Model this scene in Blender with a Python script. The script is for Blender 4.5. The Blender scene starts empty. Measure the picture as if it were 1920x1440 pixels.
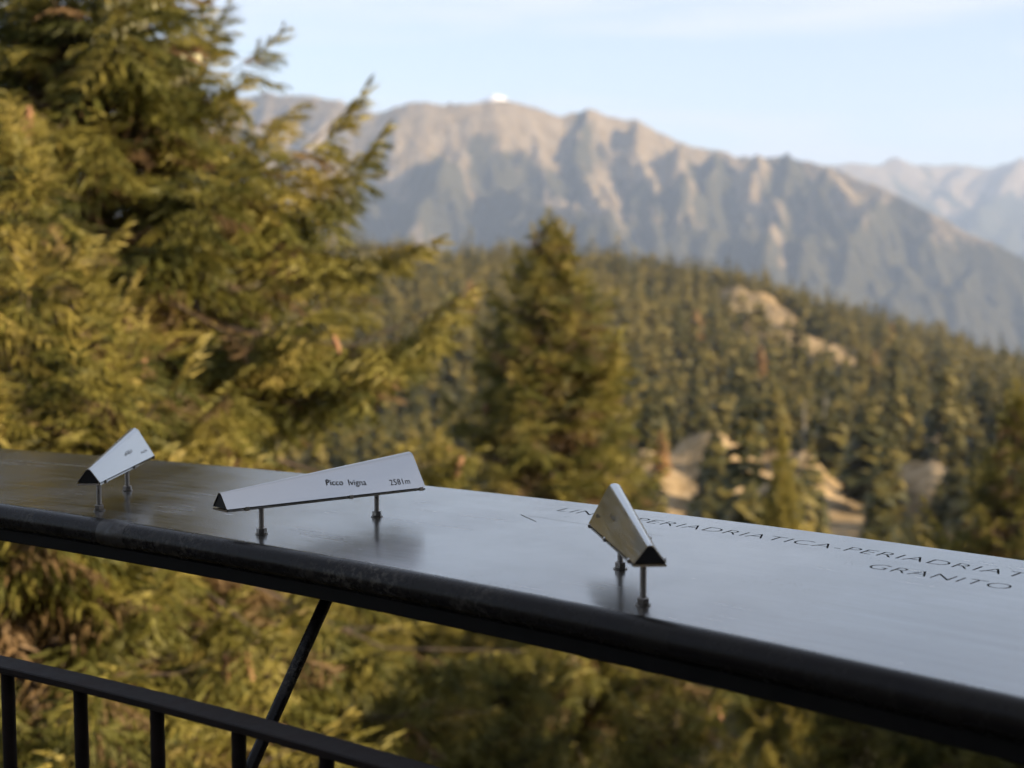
import bpy, math, random
import numpy as np
from mathutils import Vector

# ------------------------------------------------------------------ camera, sky, sun, exposure
S = bpy.context.scene
COL = S.collection
CAM_Z = 1.42
SUN_AZ, SUN_EL = math.radians(112), math.radians(18)      # clockwise from the view direction (+Y)

cam_data = bpy.data.cameras.new("camera")
cam = bpy.data.objects.new("camera", cam_data)
COL.objects.link(cam)
cam.location = (0, 0, CAM_Z)
cam.rotation_euler = (math.radians(90) - math.atan2(240, 2762), 0, 0)
cam_data.sensor_width = 43.8
cam_data.lens = 63.0
cam_data.clip_start = 0.05
cam_data.clip_end = 80000
cam_data.dof.use_dof = True
cam_data.dof.focus_distance = 1.66
cam_data.dof.aperture_fstop = 6.3
cam_data.dof.aperture_blades = 9
S.camera = cam

world = bpy.data.worlds.new("World")
S.world = world
world.use_nodes = True
wn, wl = world.node_tree.nodes, world.node_tree.links
bg = wn["Background"]
sky = wn.new("ShaderNodeTexSky")
sky.sky_type = 'NISHITA'
sky.sun_disc = False
sky.sun_elevation = SUN_EL
sky.sun_rotation = SUN_AZ
sky.altitude = 1500
sky.air_density = 1.0
sky.dust_density = 2.2
sky.ozone_density = 1.2
# thin streaks of cirrus all round the sky
tc = wn.new("ShaderNodeTexCoord")
mp = wn.new("ShaderNodeMapping"); mp.inputs['Scale'].default_value = (1.5, 1.5, 16.0)
mp.inputs['Rotation'].default_value = (0.10, -0.06, 0.3)
ns = wn.new("ShaderNodeTexNoise"); ns.inputs['Scale'].default_value = 2.2
ns.inputs['Detail'].default_value = 6; ns.inputs['Roughness'].default_value = 0.55
ns.inputs['Distortion'].default_value = 0.5
cr = wn.new("ShaderNodeMapRange"); cr.inputs['From Min'].default_value = 0.44; cr.inputs['From Max'].default_value = 0.66
cr.inputs['To Min'].default_value = 0.30; cr.inputs['To Max'].default_value = 0.85
mixc = wn.new("ShaderNodeMix"); mixc.data_type = 'RGBA'
mixc.inputs['B'].default_value = (4.5, 4.55, 4.95, 1)
wl.new(tc.outputs['Generated'], mp.inputs['Vector']); wl.new(mp.outputs[0], ns.inputs['Vector'])
wl.new(ns.outputs[0], cr.inputs['Value']); wl.new(cr.outputs[0], mixc.inputs['Factor'])
wl.new(sky.outputs[0], mixc.inputs['A']); wl.new(mixc.outputs['Result'], bg.inputs['Color'])
bg.inputs['Strength'].default_value = 0.066

sun_data = bpy.data.lights.new("sun", 'SUN')
sun = bpy.data.objects.new("sun", sun_data)
COL.objects.link(sun)
sun_data.energy = 5.0
sun_data.angle = math.radians(0.5)
sun_data.color = (1.0, 0.79, 0.53)
SUN_DIR = Vector((math.sin(SUN_AZ) * math.cos(SUN_EL), math.cos(SUN_AZ) * math.cos(SUN_EL), math.sin(SUN_EL)))
sun.rotation_euler = SUN_DIR.to_track_quat('Z', 'Y').to_euler()

S.view_settings.view_transform = 'Standard'
S.view_settings.look = 'None'
S.view_settings.exposure = 1.78
S.view_settings.gamma = 1.0
S.view_settings.use_curve_mapping = False
S.render.engine = 'CYCLES'
S.cycles.use_denoising = True
S.cycles.max_bounces = 3
S.cycles.diffuse_bounces = 1
S.cycles.use_adaptive_sampling = True
S.cycles.adaptive_threshold = 0.025
S.cycles.glossy_bounces = 3
S.cycles.transmission_bounces = 2
S.cycles.volume_bounces = 0
S.cycles.transparent_max_bounces = 4
S.cycles.sample_clamp_indirect = 4.0
S.cycles.caustics_reflective = False
S.cycles.caustics_refractive = False

# ------------------------------------------------------------------ helpers
def tag(o, label=None, cat=None, group=None, kind=None):
    if label: o["label"] = label
    if cat: o["category"] = cat
    if group: o["group"] = group
    if kind: o["kind"] = kind
    return o

def empty(name, loc, label=None, cat=None, group=None):
    o = bpy.data.objects.new(name, None)
    o.empty_display_size = 0.1
    o.location = loc
    COL.objects.link(o)
    return tag(o, label, cat, group)

def link(name, me, mat=None, parent=None, loc=None):
    o = bpy.data.objects.new(name, me)
    COL.objects.link(o)
    if mat is not None and len(me.materials) == 0:
        me.materials.append(mat)
    if loc is not None: o.location = loc
    if parent is not None: o.parent = parent
    return o

def mesh_np(name, verts, tris, attr=None, smooth=False, nside=3):
    """verts Nx3, tris Mx3 (or Mx4)"""
    verts = np.ascontiguousarray(verts, dtype=np.float32)
    tris = np.ascontiguousarray(tris, dtype=np.int32)
    me = bpy.data.meshes.new(name)
    k = tris.shape[1]
    me.vertices.add(len(verts)); me.vertices.foreach_set("co", verts.ravel())
    me.loops.add(tris.size); me.loops.foreach_set("vertex_index", tris.ravel())
    me.polygons.add(len(tris))
    me.polygons.foreach_set("loop_start", np.arange(0, tris.size, k, dtype=np.int32))
    me.polygons.foreach_set("loop_total", np.full(len(tris), k, dtype=np.int32))
    if smooth: me.polygons.foreach_set("use_smooth", np.ones(len(tris), dtype=bool))
    if attr is not None:
        for an, av in attr.items():
            a = me.attributes.new(an, 'FLOAT', 'POINT')
            a.data.foreach_set("value", np.ascontiguousarray(av, dtype=np.float32))
    me.update(calc_edges=True)
    return me

class MB:
    """collects faces, builds one mesh"""
    def __init__(s): s.v, s.f, s.sm = [], [], []
    def add(s, vs, fs, smooth=False):
        b = len(s.v); s.v += [tuple(v) for v in vs]
        for f in fs: s.f.append(tuple(i + b for i in f)); s.sm.append(smooth)
        return s
    def loft(s, rings, caps=True, smooth=False, closed=True):
        n = len(rings[0]); vs = [p for r in rings for p in r]; fs = []
        m = n if closed else n - 1
        for i in range(len(rings) - 1):
            for j in range(m):
                a, b = i * n + j, i * n + (j + 1) % n
                fs.append((a, b, b + n, a + n))
        s.add(vs, fs, smooth)
        if caps and closed:
            s.add(rings[0], [tuple(range(n))[::-1]]); s.add(rings[-1], [tuple(range(n))])
        return s
    def mesh(s, name):
        me = bpy.data.meshes.new(name)
        me.from_pydata(s.v, [], s.f); me.update()
        me.polygons.foreach_set("use_smooth", s.sm)
        return me
    def build(s, name, mat, parent=None, loc=None): return link(name, s.mesh(name), mat, parent, loc)

def ring(c, ax, r, n, ph=0.0):
    c, ax = Vector(c), Vector(ax).normalized()
    u = ax.orthogonal().normalized() if abs(ax.z) < 0.99 else Vector((1, 0, 0))
    w = ax.cross(u)
    return [c + (u * math.cos(ph + 2 * math.pi * k / n) + w * math.sin(ph + 2 * math.pi * k / n)) * r for k in range(n)]

# ------------------------------------------------------------------ value noise (for terrain shapes)
def vnoise(x, y, seed):
    rs = np.random.RandomState(seed); T = rs.rand(256, 256)
    xi, yi = np.floor(x).astype(int), np.floor(y).astype(int)
    fx, fy = x - xi, y - yi
    fx, fy = fx * fx * (3 - 2 * fx), fy * fy * (3 - 2 * fy)
    g = lambda a, b: T[a % 256, b % 256]
    return (g(xi, yi) * (1 - fx) + g(xi + 1, yi) * fx) * (1 - fy) + (g(xi, yi + 1) * (1 - fx) + g(xi + 1, yi + 1) * fx) * fy

def fbm(x, y, seed, oct=4, ridged=False):
    s, a, t = 0, 1.0, 0
    for o in range(oct):
        n = vnoise(x * 2 ** o, y * 2 ** o, seed + o)
        if ridged: n = 1 - np.abs(2 * n - 1)
        s = s + a * n; t += a; a *= 0.5
    return s / t

# ------------------------------------------------------------------ materials
def new_mat(name):
    m = bpy.data.materials.new(name); m.use_nodes = True
    return m, m.node_tree.nodes, m.node_tree.links, m.node_tree.nodes["Principled BSDF"]

def ramp(nodes, stops):
    r = nodes.new("ShaderNodeValToRGB"); el = r.color_ramp.elements
    while len(el) < len(stops): el.new(0.5)
    for e, (p, c) in zip(el, stops): e.position = p; e.color = (c[0], c[1], c[2], 1)
    return r

def noise(nodes, links, scale, detail=4, rough=0.55, vec=None, dist=0.0):
    n = nodes.new("ShaderNodeTexNoise"); n.inputs['Scale'].default_value = scale
    n.inputs['Detail'].default_value = detail; n.inputs['Roughness'].default_value = rough
    n.inputs['Distortion'].default_value = dist
    if vec is not None: links.new(vec, n.inputs['Vector'])
    return n

def bump(nodes, links, bsdf, src, strength, dist):
    b = nodes.new("ShaderNodeBump"); b.inputs['Strength'].default_value = strength
    b.inputs['Distance'].default_value = dist
    links.new(src, b.inputs['Height']); links.new(b.outputs[0], bsdf.inputs['Normal'])
    return b

def mrange(nodes, links, src, a, b, c, d):
    m = nodes.new("ShaderNodeMapRange")
    for k, v in zip(('From Min', 'From Max', 'To Min', 'To Max'), (a, b, c, d)): m.inputs[k].default_value = v
    links.new(src, m.inputs['Value']); return m

def mixrgb(nodes, links, fac, a, b, mode='MIX'):
    m = nodes.new("ShaderNodeMix"); m.data_type = 'RGBA'; m.blend_type = mode
    for k, v in (('Factor', fac), ('A', a), ('B', b)):
        if hasattr(v, 'links'): links.new(v, m.inputs[k])
        elif isinstance(v, (int, float)): m.inputs[k].default_value = v
        else: m.inputs[k].default_value = (v[0], v[1], v[2], 1)
    return m.outputs['Result']

def foliage_mat(name, stops, hue_noise=0.8, trans=0.3, orand=0.22):
    m, n, l, b = new_mat(name)
    at = n.new("ShaderNodeAttribute"); at.attribute_name = "tint"
    oi = n.new("ShaderNodeObjectInfo")
    geo = n.new("ShaderNodeNewGeometry")
    ns = noise(n, l, hue_noise, 3, 0.6, geo.outputs['Position'])
    a1 = n.new("ShaderNodeMath"); a1.operation = 'MULTIPLY_ADD'; a1.inputs[1].default_value = 0.5; a1.inputs[2].default_value = -0.25
    l.new(ns.outputs[0], a1.inputs[0])
    a2 = n.new("ShaderNodeMath"); a2.operation = 'ADD'; l.new(at.outputs['Fac'], a2.inputs[0]); l.new(a1.outputs[0], a2.inputs[1])
    a3 = n.new("ShaderNodeMath"); a3.operation = 'MULTIPLY_ADD'; a3.inputs[1].default_value = orand
    l.new(oi.outputs['Random'], a3.inputs[0]); l.new(a2.outputs[0], a3.inputs[2])
    r = ramp(n, stops); l.new(a3.outputs[0], r.inputs[0])
    l.new(r.outputs[0], b.inputs['Base Color'])
    b.inputs['Roughness'].default_value = 0.6
    b.inputs['Specular IOR Level'].default_value = 0.3
    tr = n.new("ShaderNodeBsdfTranslucent"); l.new(r.outputs[0], tr.inputs['Color'])
    ms = n.new("ShaderNodeMixShader"); ms.inputs[0].default_value = trans
    l.new(b.outputs[0], ms.inputs[1]); l.new(tr.outputs[0], ms.inputs[2])
    l.new(ms.outputs[0], n["Material Output"].inputs['Surface'])
    return m

M = {}
M['needles'] = foliage_mat("spruce_needles", [(0.0, (0.20, 0.125, 0.065)), (0.16, (0.14, 0.095, 0.04)), (0.24, (0.045, 0.052, 0.011)), (0.48, (0.115, 0.110, 0.020)), (0.75, (0.20, 0.17, 0.036)), (1.0, (0.27, 0.21, 0.055))])
M['far_needles'] = foliage_mat("far_spruce_needles", [(0.0, (0.016, 0.020, 0.007)), (0.35, (0.045, 0.045, 0.012)), (0.7, (0.10, 0.086, 0.02)), (1.0, (0.17, 0.135, 0.035))], 0.02, 0.1, 0.4)
M['larch'] = foliage_mat("autumn_larch_needles", [(0.0, (0.15, 0.08, 0.03)), (0.5, (0.22, 0.12, 0.045)), (1.0, (0.30, 0.18, 0.07))], 0.3, 0.2)
M['young'] = foliage_mat("young_larch_needles", [(0.0, (0.09, 0.09, 0.02)), (0.5, (0.20, 0.17, 0.03)), (1.0, (0.28, 0.22, 0.05))], 0.5, 0.3)

def bark_mat(name, c0, c1, sc=14):
    m, n, l, b = new_mat(name)
    geo = n.new("ShaderNodeNewGeometry")
    mpn = n.new("ShaderNodeMapping"); mpn.inputs['Scale'].default_value = (1, 1, 0.3); l.new(geo.outputs['Position'], mpn.inputs[0])
    ns = noise(n, l, sc, 5, 0.6, mpn.outputs[0])
    r = ramp(n, [(0.3, c0), (0.7, c1)]); l.new(ns.outputs[0], r.inputs[0]); l.new(r.outputs[0], b.inputs['Base Color'])
    b.inputs['Roughness'].default_value = 0.9
    bump(n, l, b, ns.outputs[0], 0.6, 0.02)
    return m
M['bark'] = bark_mat("bark", (0.05, 0.036, 0.025), (0.11, 0.08, 0.06))
M['snag'] = bark_mat("bleached_dead_wood", (0.22, 0.19, 0.17), (0.36, 0.33, 0.30), 2)
M['cone'] = bark_mat("cone_scales", (0.20, 0.10, 0.052), (0.36, 0.195, 0.105), 60)
M['lichen'] = bark_mat("beard_lichen", (0.30, 0.30, 0.19), (0.44, 0.43, 0.28), 40)

def ground_mat():
    m, n, l, b = new_mat("alpine_ground")
    geo = n.new("ShaderNodeNewGeometry")
    n1 = noise(n, l, 0.035, 6, 0.6, geo.outputs['Position'])
    n2 = noise(n, l, 0.6, 5, 0.6, geo.outputs['Position'])
    n0 = noise(n, l, 0.22, 6, 0.65, geo.outputs['Position'])
    r1 = ramp(n, [(0.30, (0.13, 0.10, 0.05)), (0.48, (0.34, 0.25, 0.14)), (0.70, (0.46, 0.36, 0.23))]); l.new(n0.outputs[0], r1.inputs[0])
    rf = ramp(n, [(0.35, (0.028, 0.026, 0.014)), (0.65, (0.085, 0.066, 0.034))]); l.new(n1.outputs[0], rf.inputs[0])
    ga = n.new("ShaderNodeAttribute"); ga.attribute_name = "grass"
    r1 = type('X', (), dict(outputs=[mixrgb(n, l, ga.outputs['Fac'], rf.outputs[0], r1.outputs[0])]))
    r2 = ramp(n, [(0.3, (0.55, 0.52, 0.45)), (0.65, (1, 1, 1))]); l.new(n2.outputs[0], r2.inputs[0])
    l.new(mixrgb(n, l, 1.0, r1.outputs[0], r2.outputs[0], 'MULTIPLY'), b.inputs['Base Color'])
    b.inputs['Roughness'].default_value = 1.0; b.inputs['Specular IOR Level'].default_value = 0.1
    bump(n, l, b, n2.outputs[0], 0.5, 0.6)
    return m
M['ground'] = ground_mat()

def mountain_mat(name, grass, rock, forest, zlo, zhi, sc):
    m, n, l, b = new_mat(name)
    geo = n.new("ShaderNodeNewGeometry")
    mpn = n.new("ShaderNodeMapping"); mpn.inputs['Scale'].default_value = (1, 0.35, 0.3); l.new(geo.outputs['Position'], mpn.inputs[0])
    n1 = noise(n, l, 1 / (220.0 * sc), 6, 0.62, mpn.outputs[0])
    n2 = noise(n, l, 1 / (60.0 * sc), 5, 0.65, geo.outputs['Position'])
    r1 = ramp(n, [(0.40, grass), (0.62, rock)]); l.new(n2.outputs[0], r1.inputs[0])
    sx = n.new("ShaderNodeSeparateXYZ"); l.new(geo.outputs['Position'], sx.inputs[0])
    zz = mrange(n, l, sx.outputs['Z'], zlo, zhi, 1.0, 0.0)
    a = n.new("ShaderNodeMath"); a.operation = 'MULTIPLY_ADD'; a.inputs[1].default_value = 3.2; a.inputs[2].default_value = -1.6
    l.new(n1.outputs[0], a.inputs[0])
    ad = n.new("ShaderNodeMath"); ad.operation = 'ADD'; l.new(zz.outputs[0], ad.inputs[0]); l.new(a.outputs[0], ad.inputs[1])
    st = mrange(n, l, ad.outputs[0], 0.45, 0.62, 0.0, 0.92)
    l.new(mixrgb(n, l, st.outputs[0], r1.outputs[0], forest), b.inputs['Base Color'])
    b.inputs['Roughness'].default_value = 1.0; b.inputs['Specular IOR Level'].default_value = 0.0
    bump(n, l, b, n2.outputs[0], 0.7, 40 * sc)
    return m
M['mountain'] = mountain_mat("mountain_slopes", (0.13, 0.098, 0.055), (0.185, 0.15, 0.105), (0.034, 0.034, 0.020), -150, 820, 1.0)
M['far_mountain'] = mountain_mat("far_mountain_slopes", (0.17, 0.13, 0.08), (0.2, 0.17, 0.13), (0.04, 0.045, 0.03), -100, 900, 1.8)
m_, n_, l_, b_ = new_mat("snow"); b_.inputs['Base Color'].default_value = (0.85, 0.86, 0.88, 1); b_.inputs['Roughness'].default_value = 0.7
M['snow'] = m_

# ------------------------------------------------------------------ terrain: steep slope below the platform, opposite wooded hill, valley
AZ_T = np.radians([-40, -12, -5.4, -1.2, 1.9, 5.0, 9.1, 13.0, 16.0, 19.2, 30])
RIDGE = np.array([2, 4, 1, -2, -4, -9, -19, -33, -46, -60, -95.0])
R_T = np.array([0, 2, 6, 10, 20, 60, 150, 300, 500, 800, 1000, 1600, 2600, 40000.0])
def terrain_z(x, y, detail=True):
    x, y = np.asarray(x, float), np.asarray(y, float)
    r = np.hypot(x, y); az = np.arctan2(x, y)
    zr = np.interp(az, AZ_T, RIDGE)
    zf = np.zeros_like(r)
    base = [-0.5, -1.2, -4.0, -7.0, -11.5, -22.0, -31.0, -38.0]
    cols = [np.full_like(r, b) for b in base] + [-38 + (zr + 38) * 0.42, zr, zr - 30, zr - 280, np.full_like(r, -600.0), np.full_like(r, -640.0)]
    for i in range(len(R_T) - 1):
        k = (r >= R_T[i]) & (r < R_T[i + 1] if i < len(R_T) - 2 else True)
        t = (r - R_T[i]) / (R_T[i + 1] - R_T[i])
        zf = np.where(k, cols[i] * (1 - t) + cols[i + 1] * t, zf)
    w = np.clip((np.cos(az) + 0.25) / 0.8, 0, 1); w = w * w * (3 - 2 * w)
    zb = -0.5 - 0.06 * np.minimum(r, 800)
    w = np.where(r > 1500, 1.0, w) if np.ndim(w) else w
    z = zb * (1 - w) + zf * w
    if detail:
        amp = np.clip((r - 40) / 150, 0, 1)
        z = z + amp * (fbm(x / 90 + 50, y / 90 + 50, 3, 3) - 0.5) * 10 * np.clip(1.6 - r / 1500, 0.5, 1)
        for bx, by, sx, sy, h in ((29, 212, 8, 17, 8.5), (42, 214, 5, 14, 6.0), (18, 205, 4, 14, 4.5), (75, 262, 5, 22, 7.0), (62, 215, 5, 18, 5.0), (110, 690, 20, 42, 10.0), (121, 640, 12, 32, 6.0)):   # rocky banks
            z = z + h * np.exp(-((x - bx) / sx) ** 2 - ((y - by) / sy) ** 2) * (.75 + .5 * vnoise(x / 3.5 + 7, y / 6 + 3, 91))
    return z

CLEAR = [  # clearings of dry grass and bare rock: x, y, radius along x, radius along y
    (98, 680, 5, 55), (107, 650, 8, 80), (116, 610, 10, 80), (121, 575, 7, 60),
    (29, 178, 8, 58), (42, 190, 4.2, 48), (18, 178, 2.8, 46), (74, 250, 3.4, 70), (61, 200, 3.4, 60), (130, 370, 5, 50)]

def build_ground():
    rr = np.concatenate([[0.3], np.geomspace(1.0, 60, 34), np.geomspace(66, 1600, 110), np.geomspace(1700, 17500, 26)])
    fa = np.radians(np.concatenate([np.linspace(-28, 28, 260), np.linspace(30, 330, 76)]))
    A, Rr = np.meshgrid(fa, rr)
    X, Y = Rr * np.sin(A), Rr * np.cos(A)
    Z = terrain_z(X, Y)
    V = np.stack([X, Y, Z], -1).reshape(-1, 3); n = len(fa)
    q = []
    i, j = np.meshgrid(np.arange(len(rr) - 1), np.arange(n), indexing='ij')
    a, b = (i * n + j).ravel(), (i * n + (j + 1) % n).ravel()
    q = np.stack([a, b, b + n, a + n], 1)
    V = np.vstack([V, [[0, 0, -0.5]]])
    G = np.zeros(len(V))
    wob = 1 + .5 * (fbm(V[:, 0] / 7, V[:, 1] / 7, 77, 3) - .5)
    for a_, b_, c_, d_ in CLEAR: G = np.maximum(G, np.clip((1.35 - np.hypot((V[:, 0] - a_) / c_, (V[:, 1] - b_) / d_) * wob) / .35, 0, 1))
    me = mesh_np("ground", V, q, {"grass": G}, smooth=True)
    return tag(link("ground", me, M['ground']), "steep alpine slope with dry tan grass falling to a wooded hill", kind="structure")
build_ground()

# ------------------------------------------------------------------ mountains (crest lines with falling flanks)
def px3(px, py, D):     # bearing and elevation of a summit read off the photo, at its distance
    return np.array([(px - 960) / 2762 * D, D, CAM_Z + (480 - py) / 2762 * D])

def crest_field(X, Y, crests, base):
    Z = np.full(X.shape, base, float)
    for pts, slope in crests:
        P = np.array(pts)
        for a, b in zip(P[:-1], P[1:]):
            d = b[:2] - a[:2]; L2 = max((d ** 2).sum(), 1e-6)
            t = np.clip(((X - a[0]) * d[0] + (Y - a[1]) * d[1]) / L2, 0, 1)
            dist = np.hypot(X - a[0] - t * d[0], Y - a[1] - t * d[1])
            Z = np.maximum(Z, a[2] + (b[2] - a[2]) * t - slope * dist)
    return Z

def mountain(name, crests, x0, x1, y0, y1, step, base, amp, wl_, seed, mat, label):
    xs, ys = np.arange(x0, x1, step), np.arange(y0, y1, step)
    X, Y = np.meshgrid(xs, ys)
    wx = (fbm(X / wl_ + 9, Y / wl_ + 4, seed + 20, 3) - 0.5) * wl_ * 0.16 * np.clip(np.abs(Y - crest_y(crests[0][0], X)) / wl_, 0, 1)
    wy = (fbm(X / wl_ + 31, Y / wl_ + 14, seed + 30, 3) - 0.5) * wl_ * 0.3 * np.clip(np.abs(Y - crest_y(crests[0][0], X)) / wl_, 0, 1)
    Z0 = crest_field(X + wx, Y + wy, crests, base - 60)
    ug = fbm(X / (wl_ * 0.42) + 3, Y / (wl_ * 1.1) + 7, seed, 4, True) - 0.55      # gullies running down the fall line
    depth = np.clip(np.abs(Y - crest_y(crests[0][0], X)) / (wl_ * 0.8), 0.10, 1)
    Z = Z0 + amp * ug * depth + amp * .9 * (fbm(X / (wl_ * .30) + 8, Y / (wl_ * .42) + 2, seed + 50, 5, True) - .6) * np.maximum(depth, .22)
    n = len(xs)
    V = np.stack([X, Y, Z], -1).reshape(-1, 3)
    i, j = np.meshgrid(np.arange(len(ys) - 1), np.arange(n - 1), indexing='ij')
    a = (i * n + j).ravel()
    me = mesh_np(name, V, np.stack([a, a + 1, a + n + 1, a + n], 1), smooth=True)
    return tag(link(name, me, M[mat]), label, kind="structure")

def crest_y(P, X):
    P = np.array(P); o = np.argsort(P[:, 0]); return np.interp(X, P[o, 0], P[o, 1])

MAIN = [(-700, 330), (-300, 250), (100, 205), (330, 190), (430, 186), (500, 180), (560, 183), (640, 196), (720, 213), (770, 200), (800, 196), (850, 204), (880, 196), (915, 190), (960, 196), (1000, 206), (1050, 222),
        (1100, 210), (1150, 222), (1190, 230), (1270, 272), (1340, 285), (1420, 300), (1470, 297), (1550, 316), (1650, 355), (1750, 405), (1850, 456), (1920, 490), (2100, 580), (2400, 720)]
def mainD(px): return 7000 + 250 * math.sin(px / 170.0) - (px > 1500) * (px - 1500) * 0.9
mrs = np.random.RandomState(4)
crests = [([px3(a, b, mainD(a)) for a, b in MAIN], 1.02)]
for sp in [
    [(770, 200, 7000), (860, 300, 6550), (905, 370, 6250), (1000, 388, 5950), (1100, 425, 5650), (1190, 480, 5350)],
    [(720, 213, 7000), (655, 285, 6650), (615, 420, 6100), (590, 500, 5800)],
    [(850, 204, 7000), (830, 330, 6300), (760, 470, 5700)],
    [(920, 190, 7000), (955, 280, 6650), (985, 345, 6400)],
    [(1000, 206, 7000), (1010, 300, 6500), (1050, 360, 6250)],
    [(1100, 210, 7000), (1075, 320, 6600), (1125, 390, 6200), (1160, 440, 5900)],
    [(1190, 230, 7000), (1225, 350, 6450), (1230, 470, 5900)],
    [(1270, 272, 7000), (1285, 350, 6500), (1245, 470, 5900)],
    [(1340, 285, 7000), (1345, 390, 6350), (1310, 480, 5800)],
    [(1420, 300, 7000), (1400, 410, 6350), (1345, 500, 5750)],
    [(1470, 297, 7000), (1465, 420, 6250), (1420, 510, 5700)],
    [(1550, 316, 6950), (1520, 430, 6200), (1480, 530, 5700)],
    [(1650, 355, 6850), (1600, 480, 6100), (1560, 560, 5700)],
    [(1750, 405, 6750), (1705, 510, 6100), (1670, 590, 5700)],
    [(1850, 456, 6650), (1800, 560, 6050), (1790, 640, 5700)],
    [(640, 196, 7000), (580, 300, 6400), (520, 420, 5900)],
    [(560, 183, 7000), (500, 300, 6400), (430, 430, 5800)],
    [(430, 186, 7000), (380, 330, 6300)], [(250, 196, 7000), (200, 330, 6300)], [(1980, 520, 6500), (1960, 620, 5950)],
]:
    P_ = [px3(*p) for p in sp]
    crests.append((P_, 1.0))
    for _ in range(9):          # side ribs branching off the spur
        k_ = mrs.randint(len(P_) - 1); u_ = mrs.rand(); s0 = P_[k_] * (1 - u_) + P_[k_ + 1] * u_; s0 = s0 - np.array([0, 0, mrs.uniform(5, 40)])
        dv = (P_[k_ + 1] - P_[k_])[:2]; dv /= np.linalg.norm(dv); an = math.radians(mrs.uniform(35, 75)) * mrs.choice([-1, 1])
        dv = np.array([dv[0] * math.cos(an) - dv[1] * math.sin(an), dv[0] * math.sin(an) + dv[1] * math.cos(an)])
        pts_ = [s0]
        for q_ in range(3):
            Ls = mrs.uniform(60, 190); dv = dv + np.array([0, -.25]); dv /= np.linalg.norm(dv)
            pts_.append(pts_[-1] + np.array([dv[0] * Ls, dv[1] * Ls, -Ls * mrs.uniform(.45, .95)]))
        crests.append((pts_, mrs.uniform(.95, 1.3)))
mountain("mountain", crests, -3600, 3900, 4500, 7900, 14, -600, 170, 520, 11, 'mountain', "long bare alpine ridge with wooded lower flanks across the valley")

FAR = [(900, 360), (1200, 345), (1400, 330), (1520, 318), (1570, 308), (1600, 303), (1640, 313), (1672, 297), (1700, 312), (1740, 311), (1800, 308), (1850, 313), (1900, 300), (1960, 310), (2050, 288), (2300, 300), (2700, 330)]
fc = [([px3(a, b, 14000 + 500 * math.sin(a / 90)) for a, b in FAR], 0.62)]
for a, b in FAR[3:]:
    fc.append(([px3(a, b, 14000), px3(a - 60, b + 90, 12800), px3(a - 90, b + 220, 11300)], 0.7))
mountain("far_mountain", fc, -400, 8600, 10600, 16200, 70, -600, 220, 1500, 41, 'far_mountain', "faint blue far mountain range at the right of the horizon")

sc_ = [([px3(870, 205, 8600), px3(905, 192, 8600), px3(930, 180, 8600), px3(945, 189, 8600), px3(965, 199, 8600), px3(1010, 212, 8600)], 0.75)]
mountain("snow_peak", sc_, -700, 500, 8000, 9300, 25, -100, 60, 300, 61, 'snow', "snow covered summit peeping over the bare ridge")

# ------------------------------------------------------------------ conifers of the opposite hillside (low detail, far away)
def far_conifer(seed, tiers, fins, H=18.0, Rb=2.9, loose=0.0, pw=.85):
    rs = np.random.RandomState(seed); V, T, tint = [], [], []
    def tri(a, b, c, t):
        k = len(V); V.extend([a, b, c]); T.append((k, k + 1, k + 2)); tint.extend([t] * 3)
    for i in range(tiers):
        u = (i + 0.6 * rs.rand()) / tiers                      # 0 top .. 1 bottom
        z = H * (1 - 0.88 * u) ; r = Rb * (0.06 + 0.94 * u ** pw) * (0.8 + 0.4 * rs.rand())
        ph = rs.rand() * 6.28
        for k in range(fins):
            a = ph + 6.283 * k / fins + rs.randn() * 0.25; rr = r * (0.7 + 0.5 * rs.rand())
            d = np.array([math.cos(a), math.sin(a), 0]); s = np.array([-d[1], d[0], 0])
            w = rr * (0.42 + 0.2 * rs.rand()) + 0.12
            top = np.array([0, 0, z + H * 0.03]) + d * 0.02 * rr
            tip = d * rr + np.array([0, 0, z - rr * (0.30 + 0.3 * rs.rand()) - loose])
            mid = (top + tip) * 0.5 + np.array([0, 0, rr * 0.12])
            t = rs.rand() * 0.8
            tri(top, mid - s * w, tip, t); tri(top, tip, mid + s * w, t)
            tri(mid - s * w, mid + s * w, mid * 0.72 + tip * 0.28 - np.array([0, 0, rr * 0.35]), t)
    tri(np.array([0, 0, H * 1.03]), np.array([-.2, 0, H * .3]), np.array([.2, 0.0, H * .3]), 0.5); tri(np.array([0, 0, H * 1.03]), np.array([0, -.2, H * .3]), np.array([0, .2, H * .3]), 0.5)
    for k in range(4):
        a0, a1 = 1.571 * k, 1.571 * (k + 1)
        tri(np.array([.22 * math.cos(a0), .22 * math.sin(a0), -1.5]), np.array([.22 * math.cos(a1), .22 * math.sin(a1), -1.5]), np.array([0, 0, H * .5]), 0.05)
    return np.array(V), np.array(T), np.array(tint)

near_var = [far_conifer(100 + k, 15, 8, 18 - 1.2 * k, 2.8 + .25 * k, 0, (.85, .8, .7, .6, .5, .75)[k]) for k in range(6)]
far_var = [far_conifer(200 + k, 7, 5, 18 - 1.4 * k, 2.8 + .35 * k, 0, (.85, .75, .65, .55, .5)[k]) for k in range(5)]
near_me = [mesh_np("hillside_spruce_mesh", v, t, {"tint": c}) for v, t, c in near_var]
for me in near_me: me.materials.append(M['far_needles'])


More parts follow.
